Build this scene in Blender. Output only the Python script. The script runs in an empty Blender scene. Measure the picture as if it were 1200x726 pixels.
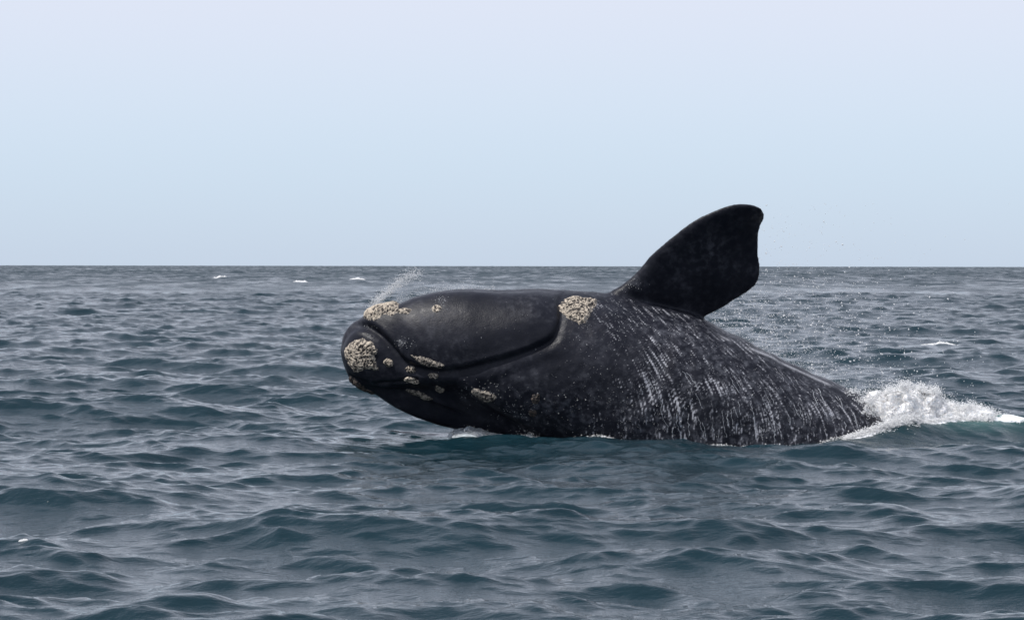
import bpy, bmesh, math
import numpy as np
from mathutils import Vector
from mathutils.bvhtree import BVHTree

# ------------------------------------------------------------------ camera, sky, sun
scene = bpy.context.scene
D = 48.0            # camera to whale, metres
F = 3360.0          # focal length in photo pixels (1200 px wide)
HC = 2.85           # eye height above the mean sea, on a boat deck
HY = 310.2          # photo row of the infinite horizon

cam_data = bpy.data.cameras.new("camera")
cam = bpy.data.objects.new("camera", cam_data)
scene.collection.objects.link(cam)
scene.camera = cam
cam_data.sensor_fit = 'HORIZONTAL'
cam_data.sensor_width = 36.0
cam_data.lens = F / 1200.0 * 36.0
cam_data.shift_y = -(363.0 - HY) / 1200.0
cam_data.clip_start = 0.5
cam_data.clip_end = 30000.0
cam.location = (0, -D, HC)
cam.rotation_euler = (math.radians(90), math.radians(-0.09), 0)

SUN_EL = math.radians(58)
SUN_AZ = math.radians(248)      # compass bearing from +Y clockwise
world = bpy.data.worlds.new("World")
scene.world = world
world.use_nodes = True
wn = world.node_tree.nodes
wl = world.node_tree.links
wn.clear()
w_out = wn.new('ShaderNodeOutputWorld')
w_bg = wn.new('ShaderNodeBackground')
sky = wn.new('ShaderNodeTexSky')
sky.sky_type = 'NISHITA'
sky.sun_disc = False
sky.sun_elevation = SUN_EL
sky.sun_rotation = SUN_AZ
sky.air_density = 1.0
sky.dust_density = 0.6
sky.ozone_density = 2.0
# thin bright veil of high cloud over the whole sky, bluer in the haze low down
w_tc = wn.new('ShaderNodeTexCoord'); w_sep = wn.new('ShaderNodeSeparateXYZ')
wl.new(w_tc.outputs['Generated'], w_sep.inputs['Vector'])
w_ramp = wn.new('ShaderNodeValToRGB')          # haze near the sea, pale cyan, then lilac white
w_mr = wn.new('ShaderNodeMapRange')
w_mr.inputs['From Min'].default_value = 0.0; w_mr.inputs['From Max'].default_value = 0.12
wl.new(w_sep.outputs['Z'], w_mr.inputs['Value']); wl.new(w_mr.outputs['Result'], w_ramp.inputs['Fac'])
cr = w_ramp.color_ramp; cr.interpolation = 'B_SPLINE'
cr.elements[0].position = 0.0; cr.elements[0].color = (0.60, 0.715, 0.89, 1)
cr.elements[1].position = 1.0; cr.elements[1].color = (0.86, 0.88, 1.03, 1)
for pos, col in ((0.22, (0.63, 0.775, 0.955, 1)), (0.45, (0.705, 0.82, 0.99, 1)), (0.72, (0.81, 0.85, 1.0, 1))):
    e = cr.elements.new(pos); e.color = col
w_scale = wn.new('ShaderNodeVectorMath'); w_scale.operation = 'SCALE'; w_scale.inputs['Scale'].default_value = 10.0
wl.new(w_ramp.outputs['Color'], w_scale.inputs[0])
# the veil thins towards the zenith and lets the blue through
w_thin = wn.new('ShaderNodeMapRange'); w_thin.inputs['From Min'].default_value = 0.1; w_thin.inputs['From Max'].default_value = 0.8
w_thin.inputs['To Min'].default_value = 0.82; w_thin.inputs['To Max'].default_value = 0.42
wl.new(w_sep.outputs['Z'], w_thin.inputs['Value'])
veil = wn.new('ShaderNodeMix'); veil.data_type = 'RGBA'
wl.new(w_thin.outputs['Result'], veil.inputs['Factor'])
wl.new(w_scale.outputs['Vector'], veil.inputs['B'])
wl.new(sky.outputs['Color'], veil.inputs['A'])
wl.new(veil.outputs['Result'], w_bg.inputs['Color'])
w_bg.inputs['Strength'].default_value = 0.10
wl.new(w_bg.outputs['Background'], w_out.inputs['Surface'])

sun_data = bpy.data.lights.new("sun", 'SUN')
sun_data.energy = 4.8
sun_data.angle = math.radians(1.0)
sun_data.color = (1.0, 0.965, 0.92)
sun = bpy.data.objects.new("sun", sun_data)
scene.collection.objects.link(sun)
sdir = Vector((math.sin(SUN_AZ) * math.cos(SUN_EL), math.cos(SUN_AZ) * math.cos(SUN_EL), math.sin(SUN_EL)))
sun.rotation_euler = sdir.to_track_quat('Z', 'Y').to_euler()

scene.view_settings.view_transform = 'Standard'
scene.view_settings.look = 'None'
scene.view_settings.gamma = 1.0
scene.view_settings.exposure = 0.0
scene.cycles.pixel_filter_type = 'BLACKMAN_HARRIS'
scene.cycles.filter_width = 1.6
scene.cycles.max_bounces = 10
scene.cycles.diffuse_bounces = 8
scene.cycles.transmission_bounces = 6
scene.cycles.transparent_max_bounces = 16

# ------------------------------------------------------------------ helpers
rng = np.random.default_rng(11)

def link(o):
    scene.collection.objects.link(o)
    return o

def tag(o, label=None, cat=None, group=None, kind=None):
    for k, v in (('label', label), ('category', cat), ('group', group), ('kind', kind)):
        if v:
            o[k] = v
    return o

def mesh_np(name, V, Fc, smooth=True):
    """mesh from an (n,3) vertex array and an (m,3|4) face array"""
    me = bpy.data.meshes.new(name)
    V = np.ascontiguousarray(V, dtype=np.float32)
    Fc = np.ascontiguousarray(Fc, dtype=np.int32)
    n = Fc.shape[1]
    me.vertices.add(len(V)); me.vertices.foreach_set('co', V.ravel())
    me.loops.add(Fc.size); me.loops.foreach_set('vertex_index', Fc.ravel())
    me.polygons.add(len(Fc))
    me.polygons.foreach_set('loop_start', np.arange(0, Fc.size, n, dtype=np.int32))
    me.polygons.foreach_set('loop_total', np.full(len(Fc), n, dtype=np.int32))
    me.polygons.foreach_set('use_smooth', np.full(len(Fc), smooth, dtype=bool))
    me.update(calc_edges=True)
    me.validate()
    return me

def attr(me, name, data):
    a = me.attributes.new(name, 'FLOAT', 'POINT')
    a.data.foreach_set('value', np.ascontiguousarray(data, dtype=np.float32))

def grid_faces(nr, nc, wrap=False):
    i = np.arange(nr - 1)[:, None]
    j = np.arange(nc if wrap else nc - 1)[None, :]
    j2 = (j + 1) % nc
    return np.stack([i * nc + j, i * nc + j2, (i + 1) * nc + j2, (i + 1) * nc + j], -1).reshape(-1, 4)

def to_px(P):
    d = P[:, 1] + D
    return 600 + P[:, 0] * F / d, HY + (HC - P[:, 2]) * F / d

def from_px(px, py, y=0.0):
    d = D + y
    return (px - 600) * d / F, HC - (py - HY) * d / F

def catmull(pts, n):
    p = np.array(pts, float)
    p = np.vstack([2 * p[0] - p[1], p, 2 * p[-1] - p[-2]])
    out = []
    m = len(p) - 3
    for t in np.linspace(0, m, n):
        i = min(int(t), m - 1); u = t - i
        a, b, c, d = p[i:i + 4]
        out.append(0.5 * (2 * b + (c - a) * u + (2 * a - 5 * b + 4 * c - d) * u ** 2 + (3 * b - a - 3 * c + d) * u ** 3))
    return np.array(out)

def arc_resample(pts, n, dense=400):
    c = catmull(pts, dense)
    s = np.r_[0, np.cumsum(np.hypot(*(np.diff(c, axis=0).T)))]
    t = np.linspace(0, s[-1], n)
    return np.stack([np.interp(t, s, c[:, 0]), np.interp(t, s, c[:, 1])], 1)

def seg_dist(q, line):
    """distance of points q to an open polyline"""
    best = np.full(len(q), 1e9)
    for a, b in zip(line[:-1], line[1:]):
        ab = b - a
        t = np.clip(((q - a) @ ab) / max(ab @ ab, 1e-9), 0, 1)
        best = np.minimum(best, np.hypot(*(q - (a + t[:, None] * ab)).T))
    return best

def inside(q, poly):
    r = np.zeros(len(q), bool)
    n = len(poly)
    for i in range(n):
        x1, y1 = poly[i]; x2, y2 = poly[(i + 1) % n]
        c = (y1 > q[:, 1]) != (y2 > q[:, 1])
        with np.errstate(divide='ignore', invalid='ignore'):
            xi = (x2 - x1) * (q[:, 1] - y1) / (y2 - y1) + x1
        r ^= c & (q[:, 0] < xi)
    return r

def signed(q, poly):
    d = seg_dist(q, np.vstack([poly, poly[:1]]))
    return np.where(inside(q, poly), d, -d)

def sstep(a, b, x):
    t = np.clip((x - a) / (b - a), 0, 1)
    return t * t * (3 - 2 * t)

_perm = np.random.default_rng(5).permutation(256)
_perm = np.r_[_perm, _perm, _perm]
_val = np.random.default_rng(6).uniform(-1, 1, 256)
def vnoise(P):
    """smooth value noise at (n,3) points, about -1..1"""
    i = np.floor(P).astype(int); f = P - i
    u = f * f * f * (f * (f * 6 - 15) + 10)
    i = i & 255
    r = 0
    for dx in (0, 1):
        wx = u[:, 0] if dx else 1 - u[:, 0]
        for dy in (0, 1):
            wy = u[:, 1] if dy else 1 - u[:, 1]
            for dz in (0, 1):
                wz = u[:, 2] if dz else 1 - u[:, 2]
                h = _perm[_perm[_perm[(i[:, 0] + dx) & 255] + ((i[:, 1] + dy) & 255)] + ((i[:, 2] + dz) & 255)]
                r = r + wx * wy * wz * _val[h]
    return r

def fbm(P, octs=4, gain=0.5):
    a, s, r = 1.0, 1.0, 0
    for k in range(octs):
        r = r + a * vnoise(P * s + 17.3 * k)
        a *= gain; s *= 2.03
    return r

# node helpers
def new_mat(name):
    m = bpy.data.materials.new(name)
    m.use_nodes = True
    nt = m.node_tree
    nt.nodes.clear()
    out = nt.nodes.new('ShaderNodeOutputMaterial')
    return m, nt, out

def nnode(nt, t, **kw):
    n = nt.nodes.new(t)
    for k, v in kw.items():
        setattr(n, k, v)
    return n

def noise_node(nt, vec, scale, detail=3, rough=0.55, dist=0.0):
    n = nt.nodes.new('ShaderNodeTexNoise')
    n.inputs['Scale'].default_value = scale
    n.inputs['Detail'].default_value = detail
    n.inputs['Roughness'].default_value = rough
    n.inputs['Distortion'].default_value = dist
    nt.links.new(vec, n.inputs['Vector'])
    return n

def math_node(nt, op, a, b=None, c=None, clamp=False):
    n = nt.nodes.new('ShaderNodeMath'); n.operation = op; n.use_clamp = clamp
    for i, v in enumerate((a, b, c)):
        if v is None:
            continue
        if isinstance(v, (int, float)):
            n.inputs[i].default_value = v
        else:
            nt.links.new(v, n.inputs[i])
    return n.outputs[0]

def ramp01(nt, v, lo, hi):
    n = nt.nodes.new('ShaderNodeMapRange'); n.interpolation_type = 'SMOOTHSTEP'
    nt.links.new(v, n.inputs['Value'])
    n.inputs['From Min'].default_value = lo; n.inputs['From Max'].default_value = hi
    return n.outputs['Result']

def mix_col(nt, f, a, b):
    n = nt.nodes.new('ShaderNodeMix'); n.data_type = 'RGBA'
    for key, v in (('Factor', f), ('A', a), ('B', b)):
        if isinstance(v, (int, float)):
            n.inputs[key].default_value = v
        elif isinstance(v, tuple):
            n.inputs[key].default_value = (*v, 1)
        else:
            nt.links.new(v, n.inputs[key])
    return n.outputs['Result']

def attr_node(nt, name):
    n = nt.nodes.new('ShaderNodeAttribute'); n.attribute_name = name
    return n.outputs['Fac']

def bump(nt, h, strength, dist, normal=None):
    b = nt.nodes.new('ShaderNodeBump')
    b.inputs['Strength'].default_value = strength
    b.inputs['Distance'].default_value = dist
    nt.links.new(h, b.inputs['Height'])
    if normal is not None:
        nt.links.new(normal, b.inputs['Normal'])
    return b.outputs['Normal']

# ------------------------------------------------------------------ materials
def sea_material():
    m, nt, out = new_mat("sea_water")
    tc = nnode(nt, 'ShaderNodeTexCoord').outputs['Object']
    p = nnode(nt, 'ShaderNodeBsdfPrincipled')
    p.inputs['IOR'].default_value = 1.333
    p.inputs['Roughness'].default_value = 0.07
    aer = attr_node(nt, 'aerated'); foam = attr_node(nt, 'foam')
    n0 = noise_node(nt, tc, 0.35, 2)
    deep = mix_col(nt, n0.outputs['Fac'], (0.0035, 0.016, 0.0225), (0.0055, 0.0225, 0.031))
    col = mix_col(nt, aer, deep, (0.045, 0.11, 0.105))
    mp = nnode(nt, 'ShaderNodeMapping'); nt.links.new(tc, mp.inputs['Vector'])
    mp.inputs['Scale'].default_value = (0.5, 1.0, 1.0)
    nA = noise_node(nt, mp.outputs['Vector'], 2.6, 4, 0.6, 0.0)
    nA.noise_type = 'RIDGED_MULTIFRACTAL'
    nB = noise_node(nt, mp.outputs['Vector'], 10.0, 4, 0.6, 0.0)
    b1 = bump(nt, nA.outputs['Fac'], 1.0, 0.013)
    b2 = bump(nt, nB.outputs['Fac'], 1.0, 0.019, b1)
    nt.links.new(b2, p.inputs['Normal'])
    nf = noise_node(nt, tc, 7.0, 5, 0.7)
    # gusts roughen the far water in streaks
    mg = nnode(nt, 'ShaderNodeMapping'); nt.links.new(tc, mg.inputs['Vector'])
    mg.inputs['Scale'].default_value = (0.16, 0.014, 1.0)
    ng = noise_node(nt, mg.outputs['Vector'], 1.0, 5, 0.62)
    gust = ramp01(nt, ng.outputs['Fac'], 0.3, 0.7)
    ra = attr_node(nt, 'ripple')
    rip = math_node(nt, 'MULTIPLY', ra, math_node(nt, 'MULTIPLY_ADD', gust, 1.1, 0.5))
    fm = math_node(nt, 'ADD', foam, math_node(nt, 'MULTIPLY', math_node(nt, 'SUBTRACT', nf.outputs['Fac'], 0.5), 1.4))
    fm = math_node(nt, 'MULTIPLY', ramp01(nt, fm, 0.42, 0.72), ramp01(nt, foam, 0.02, 0.2))
    col = mix_col(nt, fm, col, (0.78, 0.80, 0.82))
    nt.links.new(col, p.inputs['Base Color'])
    nt.links.new(math_node(nt, 'MULTIPLY_ADD', fm, 0.5, rip), p.inputs['Roughness'])
    nt.links.new(p.outputs[0], out.inputs['Surface'])
    return m

def skin_material():
    m, nt, out = new_mat("wet_black_skin")
    tc = nnode(nt, 'ShaderNodeTexCoord').outputs['Object']
    p = nnode(nt, 'ShaderNodeBsdfPrincipled')
    st = attr_node(nt, 'runoff_sheen'); sc_ = attr_node(nt, 'scuff_sheen')
    n1 = noise_node(nt, tc, 1.3, 5, 0.6)
    n2 = noise_node(nt, tc, 9.0, 4, 0.6)
    n3 = noise_node(nt, tc, 42.0, 3, 0.6)
    base = mix_col(nt, ramp01(nt, n1.outputs['Fac'], 0.35, 0.7), (0.0085, 0.0095, 0.0145), (0.017, 0.018, 0.025))
    # grey scuffed skin in soft patches, plus painted sheen on lip and snout
    sc_ = math_node(nt, 'ADD', sc_, math_node(nt, 'MULTIPLY', ramp01(nt, n1.outputs['Fac'], 0.45, 0.72), 0.34))
    sp = math_node(nt, 'MULTIPLY', sc_, ramp01(nt, n2.outputs['Fac'], 0.42, 0.75))
    base = mix_col(nt, sp, base, (0.105, 0.11, 0.13))
    # white water running off, with the sheen painted along the back
    s2 = math_node(nt, 'MULTIPLY', st, math_node(nt, 'MULTIPLY_ADD', n3.outputs['Fac'], 1.3, 0.1))
    s2 = ramp01(nt, s2, 0.10, 0.95)
    base = mix_col(nt, s2, base, (0.40, 0.405, 0.44))
    nt.links.new(base, p.inputs['Base Color'])
    nt.links.new(math_node(nt, 'MULTIPLY_ADD', n2.outputs['Fac'], 0.5, 0.16), p.inputs['Roughness'])
    p.inputs['IOR'].default_value = 1.36
    p.inputs['Specular IOR Level'].default_value = 0.22
    b1 = bump(nt, n2.outputs['Fac'], 0.2, 0.02)
    b2 = bump(nt, n3.outputs['Fac'], 0.5, 0.008, b1)
    nt.links.new(b2, p.inputs['Normal'])
    nt.links.new(p.outputs[0], out.inputs['Surface'])
    return m

def callosity_material(name, light, dark, pit=0.5):
    m, nt, out = new_mat(name)
    tc = nnode(nt, 'ShaderNodeTexCoord').outputs['Object']
    p = nnode(nt, 'ShaderNodeBsdfPrincipled')
    n1 = noise_node(nt, tc, 20.0, 4, 0.65)
    n2 = noise_node(nt, tc, 4.5, 3, 0.6)
    n3 = noise_node(nt, tc, 55.0, 3, 0.6)
    hgt = attr_node(nt, 'knob')
    v = nnode(nt, 'ShaderNodeTexVoronoi'); v.inputs['Scale'].default_value = 17.0
    nt.links.new(tc, v.inputs['Vector'])
    pits = math_node(nt, 'ADD', n1.outputs['Fac'], math_node(nt, 'MULTIPLY', hgt, 0.14))
    f = ramp01(nt, pits, pit - 0.10, pit + 0.05)
    tone = mix_col(nt, ramp01(nt, n2.outputs['Fac'], 0.35, 0.7), light, tuple(c * 0.72 for c in light))
    col = mix_col(nt, f, dark, tone)
    nt.links.new(col, p.inputs['Base Color'])
    p.inputs['Roughness'].default_value = 0.65
    b1 = bump(nt, n1.outputs['Fac'], 0.9, 0.05)
    b2 = bump(nt, n3.outputs['Fac'], 0.6, 0.012, b1)
    nt.links.new(b2, p.inputs['Normal'])
    nt.links.new(p.outputs[0], out.inputs['Surface'])
    return m

def foam_material(name, rough=0.6, col=(0.97, 0.975, 0.98), sub=0.4, sss=0.0):
    m, nt, out = new_mat(name)
    tc = nnode(nt, 'ShaderNodeTexCoord').outputs['Object']
    p = nnode(nt, 'ShaderNodeBsdfPrincipled')
    n1 = noise_node(nt, tc, 6.0, 4, 0.6)
    c = mix_col(nt, ramp01(nt, n1.outputs['Fac'], 0.3, 0.6), tuple(x * 0.96 for x in col), col)
    nt.links.new(c, p.inputs['Base Color'])
    p.inputs['Roughness'].default_value = rough
    p.inputs['IOR'].default_value = 1.33
    n2 = noise_node(nt, tc, 26.0, 4, 0.65)
    nt.links.new(bump(nt, n2.outputs['Fac'], 0.8, 0.04), p.inputs['Normal'])
    if sss:
        p.inputs['Specular IOR Level'].default_value = 0.05
        p.inputs['Subsurface Weight'].default_value = sss
        p.inputs['Subsurface Radius'].default_value = (0.9, 0.95, 1.0)
        p.inputs['Subsurface Scale'].default_value = 0.1
    tr = nnode(nt, 'ShaderNodeBsdfTranslucent')
    nt.links.new(c, tr.inputs['Color'])
    mx = nnode(nt, 'ShaderNodeMixShader'); mx.inputs[0].default_value = sub
    nt.links.new(p.outputs[0], mx.inputs[1]); nt.links.new(tr.outputs[0], mx.inputs[2])
    nt.links.new(mx.outputs[0], out.inputs['Surface'])
    return m

def wash_material():
    m, nt, out = new_mat("thin_wash")
    tc = nnode(nt, 'ShaderNodeTexCoord').outputs['Object']
    p = nnode(nt, 'ShaderNodeBsdfPrincipled')
    p.inputs['Base Color'].default_value = (.46, .51, .54, 1); p.inputs['Roughness'].default_value = .5
    n1 = noise_node(nt, tc, 7.0, 5, 0.65)
    t = nnode(nt, 'ShaderNodeBsdfTransparent')
    mx = nnode(nt, 'ShaderNodeMixShader')
    nt.links.new(ramp01(nt, n1.outputs['Fac'], 0.15, 0.65), mx.inputs[0])
    nt.links.new(t.outputs[0], mx.inputs[1]); nt.links.new(p.outputs[0], mx.inputs[2])
    nt.links.new(mx.outputs[0], out.inputs['Surface'])
    return m

M_SEA = sea_material()
M_SKIN = skin_material()
M_CAL = callosity_material("pale_callosity", (0.60, 0.52, 0.42), (0.045, 0.038, 0.035), 0.50)
M_CALG = callosity_material("grey_callosity", (0.34, 0.30, 0.25), (0.04, 0.036, 0.034), 0.51)
M_CALD = callosity_material("dark_callosity", (0.10, 0.075, 0.06), (0.018, 0.016, 0.016), 0.52)
M_FOAM = foam_material("white_foam")
M_HEAP = foam_material("heaped_foam", 0.6, (0.98, 0.98, 0.985), 0.0, 0.9)
M_DROP = foam_material("water_droplet", 0.15, (0.95, 0.96, 0.97), 0.5)
M_RUN = foam_material("running_water", 0.2, (0.42, 0.44, 0.48), 0.2)

# ------------------------------------------------------------------ sea
WIND = math.radians(-105)     # waves travel towards the viewer, a little to the left
ALPHA = 0.0125
KP = 2 * math.pi / 11.0

def ocean_tile(L, N, seed, lam_hi, lam_lo, rot, amp=1.0, spread=2.0):
    r = np.random.default_rng(seed)
    k1 = np.fft.fftfreq(N, L / N) * 2 * math.pi
    kx, ky = np.meshgrid(k1, k1, indexing='ij')
    k = np.hypot(kx, ky); k[0, 0] = 1
    th = np.arctan2(ky, kx) - (WIND - rot)
    dirn = np.where(np.cos(th) > 0, np.abs(np.cos(th)) ** spread, 0) + 0.05
    dirn /= (dirn.mean() * 2 * math.pi)
    Fk = 0.5 * ALPHA * k ** -4 * np.exp(-1.25 * (KP / k) ** 2) * dirn
    band = sstep(2 * math.pi / lam_hi * 0.85, 2 * math.pi / lam_hi * 1.15, k) * (1 - sstep(2 * math.pi / lam_lo * 0.85, 2 * math.pi / lam_lo * 1.15, k))
    dk = 2 * math.pi / L
    H = (r.normal(size=k.shape) + 1j * r.normal(size=k.shape)) * np.sqrt(Fk * band) * dk * amp
    H[0, 0] = 0
    fld = [np.real(np.fft.ifft2(h)) * N * N for h in (H, 1j * kx / k * H, 1j * ky / k * H)]
    return (L, N, rot, np.stack(fld, -1).astype(np.float32), float(fld[0].std()))

TILES = [ocean_tile(97.0, 768, 1, 60.0, 2.6, 0.0, 0.72, 2.6),
         ocean_tile(151.0, 1024, 2, 60.0, 2.6, 0.35, 0.72, 2.6),
         ocean_tile(31.7, 1024, 3, 2.6, 0.20, -0.2, 1.5, 3.2)]

def sample_tile(t, x, y):
    L, N, rot, fld = t[:4]
    c, s = math.cos(rot), math.sin(rot)
    u = (c * x + s * y) / L * N
    v = (-s * x + c * y) / L * N
    iu = np.floor(u).astype(np.int64); iv = np.floor(v).astype(np.int64)
    fu = (u - iu)[:, None].astype(np.float32); fv = (v - iv)[:, None].astype(np.float32)
    iu %= N; iv %= N; iu2 = (iu + 1) % N; iv2 = (iv + 1) % N
    r = (fld[iu, iv] * (1 - fu) * (1 - fv) + fld[iu2, iv] * fu * (1 - fv) + fld[iu, iv2] * (1 - fu) * fv + fld[iu2, iv2] * fu * fv)
    return r[:, 0], c * r[:, 1] - s * r[:, 2], s * r[:, 1] + c * r[:, 2]

def hump(x, y):
    """wave of pushed-up water beside the splash behind the whale"""
    prof = np.interp(x, [5.0, 5.5, 6.0, 6.6, 7.4, 8.2, 8.8, 9.6], [0, 0.2, 0.5, 0.9, 1.0, 1.0, 0.62, 0.0])
    yc = np.interp(x, [5, 6, 6.6, 7.4, 8.5], [-1.5, -1.25, -.75, -.1, .2])
    w = np.where(y < yc, 0.6, 0.95)
    return 0.36 * prof * np.exp(-((y - yc) / w) ** 2)

def sea_at(x, y):
    d = np.hypot(x, y + D)
    near = np.exp(-(((y + 1.2) / 3.0) ** 2 + ((x - 2.5) / 6.0) ** 4))    # slick water round the whale
    big = 1 - 0.3 * near
    sml = 1 - 0.1 * near
    far = 1 + 0.5 * sstep(200, 600, d)
    h = np.zeros(len(x)); dx = np.zeros(len(x)); dy = np.zeros(len(x))
    for i, t in enumerate(TILES):
        a, b, c = sample_tile(t, x, y)
        wgt = big * far if i < 2 else sml * (1 - sstep(350, 900, d))
        ch = 1.15 if i < 2 else 0.95
        sg = t[4]
        a = a + (0.14 if i < 2 else 0.18) * (np.minimum(a * a, 4 * sg * sg) - sg * sg) / sg     # peaked crests, flat troughs
        h += a * wgt; dx += ch * b * wgt; dy += ch * c * wgt
    k = 0.45 * h          # crests lean the way the wind drives them
    return h + hump(x, y), x + dx + k * math.cos(WIND), y + dy + k * math.sin(WIND)

def build_sea():
    ang_c = np.linspace(math.radians(-13), math.radians(13), 550)
    ang_o = np.linspace(math.radians(13.3), math.radians(60), 30)
    ang = np.r_[-ang_o[::-1], ang_c, ang_o]
    r = list(np.arange(19.0, 66.0, 0.058))
    while r[-1] < 280: r.append(r[-1] * 1.0022)
    while r[-1] < 1250: r.append(r[-1] + 2.3)
    while r[-1] < 6000: r.append(r[-1] * 1.012)
    r = np.array(r)
    R, A = np.meshgrid(r, ang, indexing='ij')
    x = (R * np.sin(A)).ravel(); y = (R * np.cos(A)).ravel() - D
    z, X, Y = sea_at(x, y)
    # crests that grow too steep slump, as real ones do
    G = np.stack([X, Y, z], -1).reshape(len(r), len(ang), 3)
    nn = int(np.searchsorted(r, 280))
    for _ in range(26):
        A = G[:nn]
        du = np.zeros_like(A); dv = np.zeros_like(A)
        du[1:-1] = A[2:] - A[:-2]; dv[:, 1:-1] = A[:, 2:] - A[:, :-2]
        n_ = np.cross(dv, du)
        up = n_[..., 2] / (np.linalg.norm(n_, axis=-1) + 1e-12)
        bad = (up < 0.80); bad[[0, 1, -2, -1]] = False; bad[:, :2] = False; bad[:, -2:] = False
        if not bad.any(): break
        m = bad.copy(); m[1:] |= bad[:-1]; m[:-1] |= bad[1:]; m[:, 1:] |= bad[:, :-1]; m[:, :-1] |= bad[:, 1:]
        m[0] = m[-1] = False; m[:, 0] = m[:, -1] = False
        i, j = np.nonzero(m)
        A[i, j] = 0.4 * A[i, j] + 0.2 * (A[i - 1, j] + A[i + 1, j]) + 0.1 * (A[i, j - 1] + A[i, j + 1])
    X, Y, z = G[..., 0].ravel(), G[..., 1].ravel(), G[..., 2].ravel()
    V = np.stack([X, Y, z], 1)
    faces = grid_faces(len(r), len(ang))[:, ::-1]
    # foam and aerated water
    px = 600 + X * 70; 
    foam = np.zeros(len(X)); aer = np.zeros(len(X))
    hm = hump(x, y) / 0.36
    aer = np.maximum(aer, hm ** 2 * np.interp(x, [6, 7, 7.8, 8.6, 9.5], [.2, .35, 1, .8, .2]))
    line = np.array([[5.5, -1.42], [6.0, -1.2], [6.6, -.72], [7.4, -.12], [8.2, 0.2], [8.9, 0.4], [9.4, .6]])
    dl = seg_dist(np.stack([X, Y], 1)[np.abs(Y) < 4], line)
    foam[np.abs(Y) < 4] = np.maximum(0, 1 - dl / np.interp(X[np.abs(Y) < 4], [5, 6, 7, 9], [.25, .3, .22, .2]))
    # froth where the head meets the sea
    g = np.exp(-(((X + 0.35) / 0.9) ** 2 + ((Y + 0.5) / 0.5) ** 2))
    foam = np.maximum(foam, 0.5 * g); aer = np.maximum(aer, 0.1 * g)
    g = np.exp(-(((X - 2.2) / 3.2) ** 4 + ((Y + 1.5) / 0.7) ** 2))
    aer = np.maximum(aer, 0.04 * g); foam = np.maximum(foam, 0.33 * g)
    g = np.exp(-(((X - 7.5) / 2.0) ** 2 + ((Y - 2.0) / 1.8) ** 2))
    aer = np.maximum(aer, 0.5 * g); foam = np.maximum(foam, 0.5 * g)
    # a deep flat sheet under everything, all round
    n0 = len(V)
    a2 = np.linspace(0, 2 * math.pi, 65)[:-1]
    ring = np.vstack([[0, -D, -1.4]] + [[6000 * math.cos(t), 6000 * math.sin(t) - D, -1.4] for t in a2])
    me_v = np.vstack([V, ring])
    quads = np.array([[n0, n0 + 1 + 2 * i, n0 + 1 + (2 * i + 1), n0 + 1 + (2 * i + 2) % 64] for i in range(32)])
    me = mesh_np("sea", me_v, np.vstack([faces, quads]))
    attr(me, 'foam', np.r_[foam, np.zeros(len(ring))])
    attr(me, 'aerated', np.r_[aer, np.zeros(len(ring))])
    # ripples too fine for the far mesh go into its gloss
    attr(me, 'ripple', np.r_[np.interp(R.ravel(), [25, 60, 180, 400, 900, 2500], [.03, .05, .14, .28, .38, .44]), np.full(len(ring), .25)])
    me.materials.append(M_SEA)
    o = link(bpy.data.objects.new("sea", me))
    tag(o, "choppy grey-blue open sea reaching to the horizon", "sea", kind="structure")
    return o
build_sea()

# ------------------------------------------------------------------ whale
# side profile in photo pixels: column, upper outline, lower outline, half width in metres
ST = np.array([
 (399, 403, 407, .05), (399.6, 396, 415, .15), (401, 391, 421, .22), (404, 386, 430, .30), (408, 381.5, 439, .38), (414, 377, 448, .46),
 (421, 373, 453.5, .54), (432, 366, 458, .63), (443, 361, 463, .70), (455, 358.5, 471, .77), (468, 356, 479, .83),
 (488, 347.5, 489, .92), (516, 341, 499, 1.03), (545, 338.4, 505, 1.13), (570, 339, 509, 1.2), (595, 339.4, 514, 1.27),
 (627, 338, 523, 1.33), (652, 339.3, 533, 1.38), (680, 341, 545, 1.42), (715, 345, 560, 1.46), (760, 355, 580, 1.5),
 (800, 365, 598, 1.52), (825, 374, 610, 1.53), (860, 391, 628, 1.5), (891, 407, 643, 1.46), (922, 421.5, 657, 1.4),
 (952, 435.5, 668, 1.33), (983, 449, 676, 1.25), (1006, 462, 680, 1.18), (1019, 474, 683, 1.13), (1033, 491, 686, 1.06),
 (1055, 512, 688, .95), (1085, 535, 690, .84), (1125, 562, 692, .68), (1175, 592, 693, .48), (1230, 622, 694, .33), (1262, 648, 680, .15)])

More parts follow.
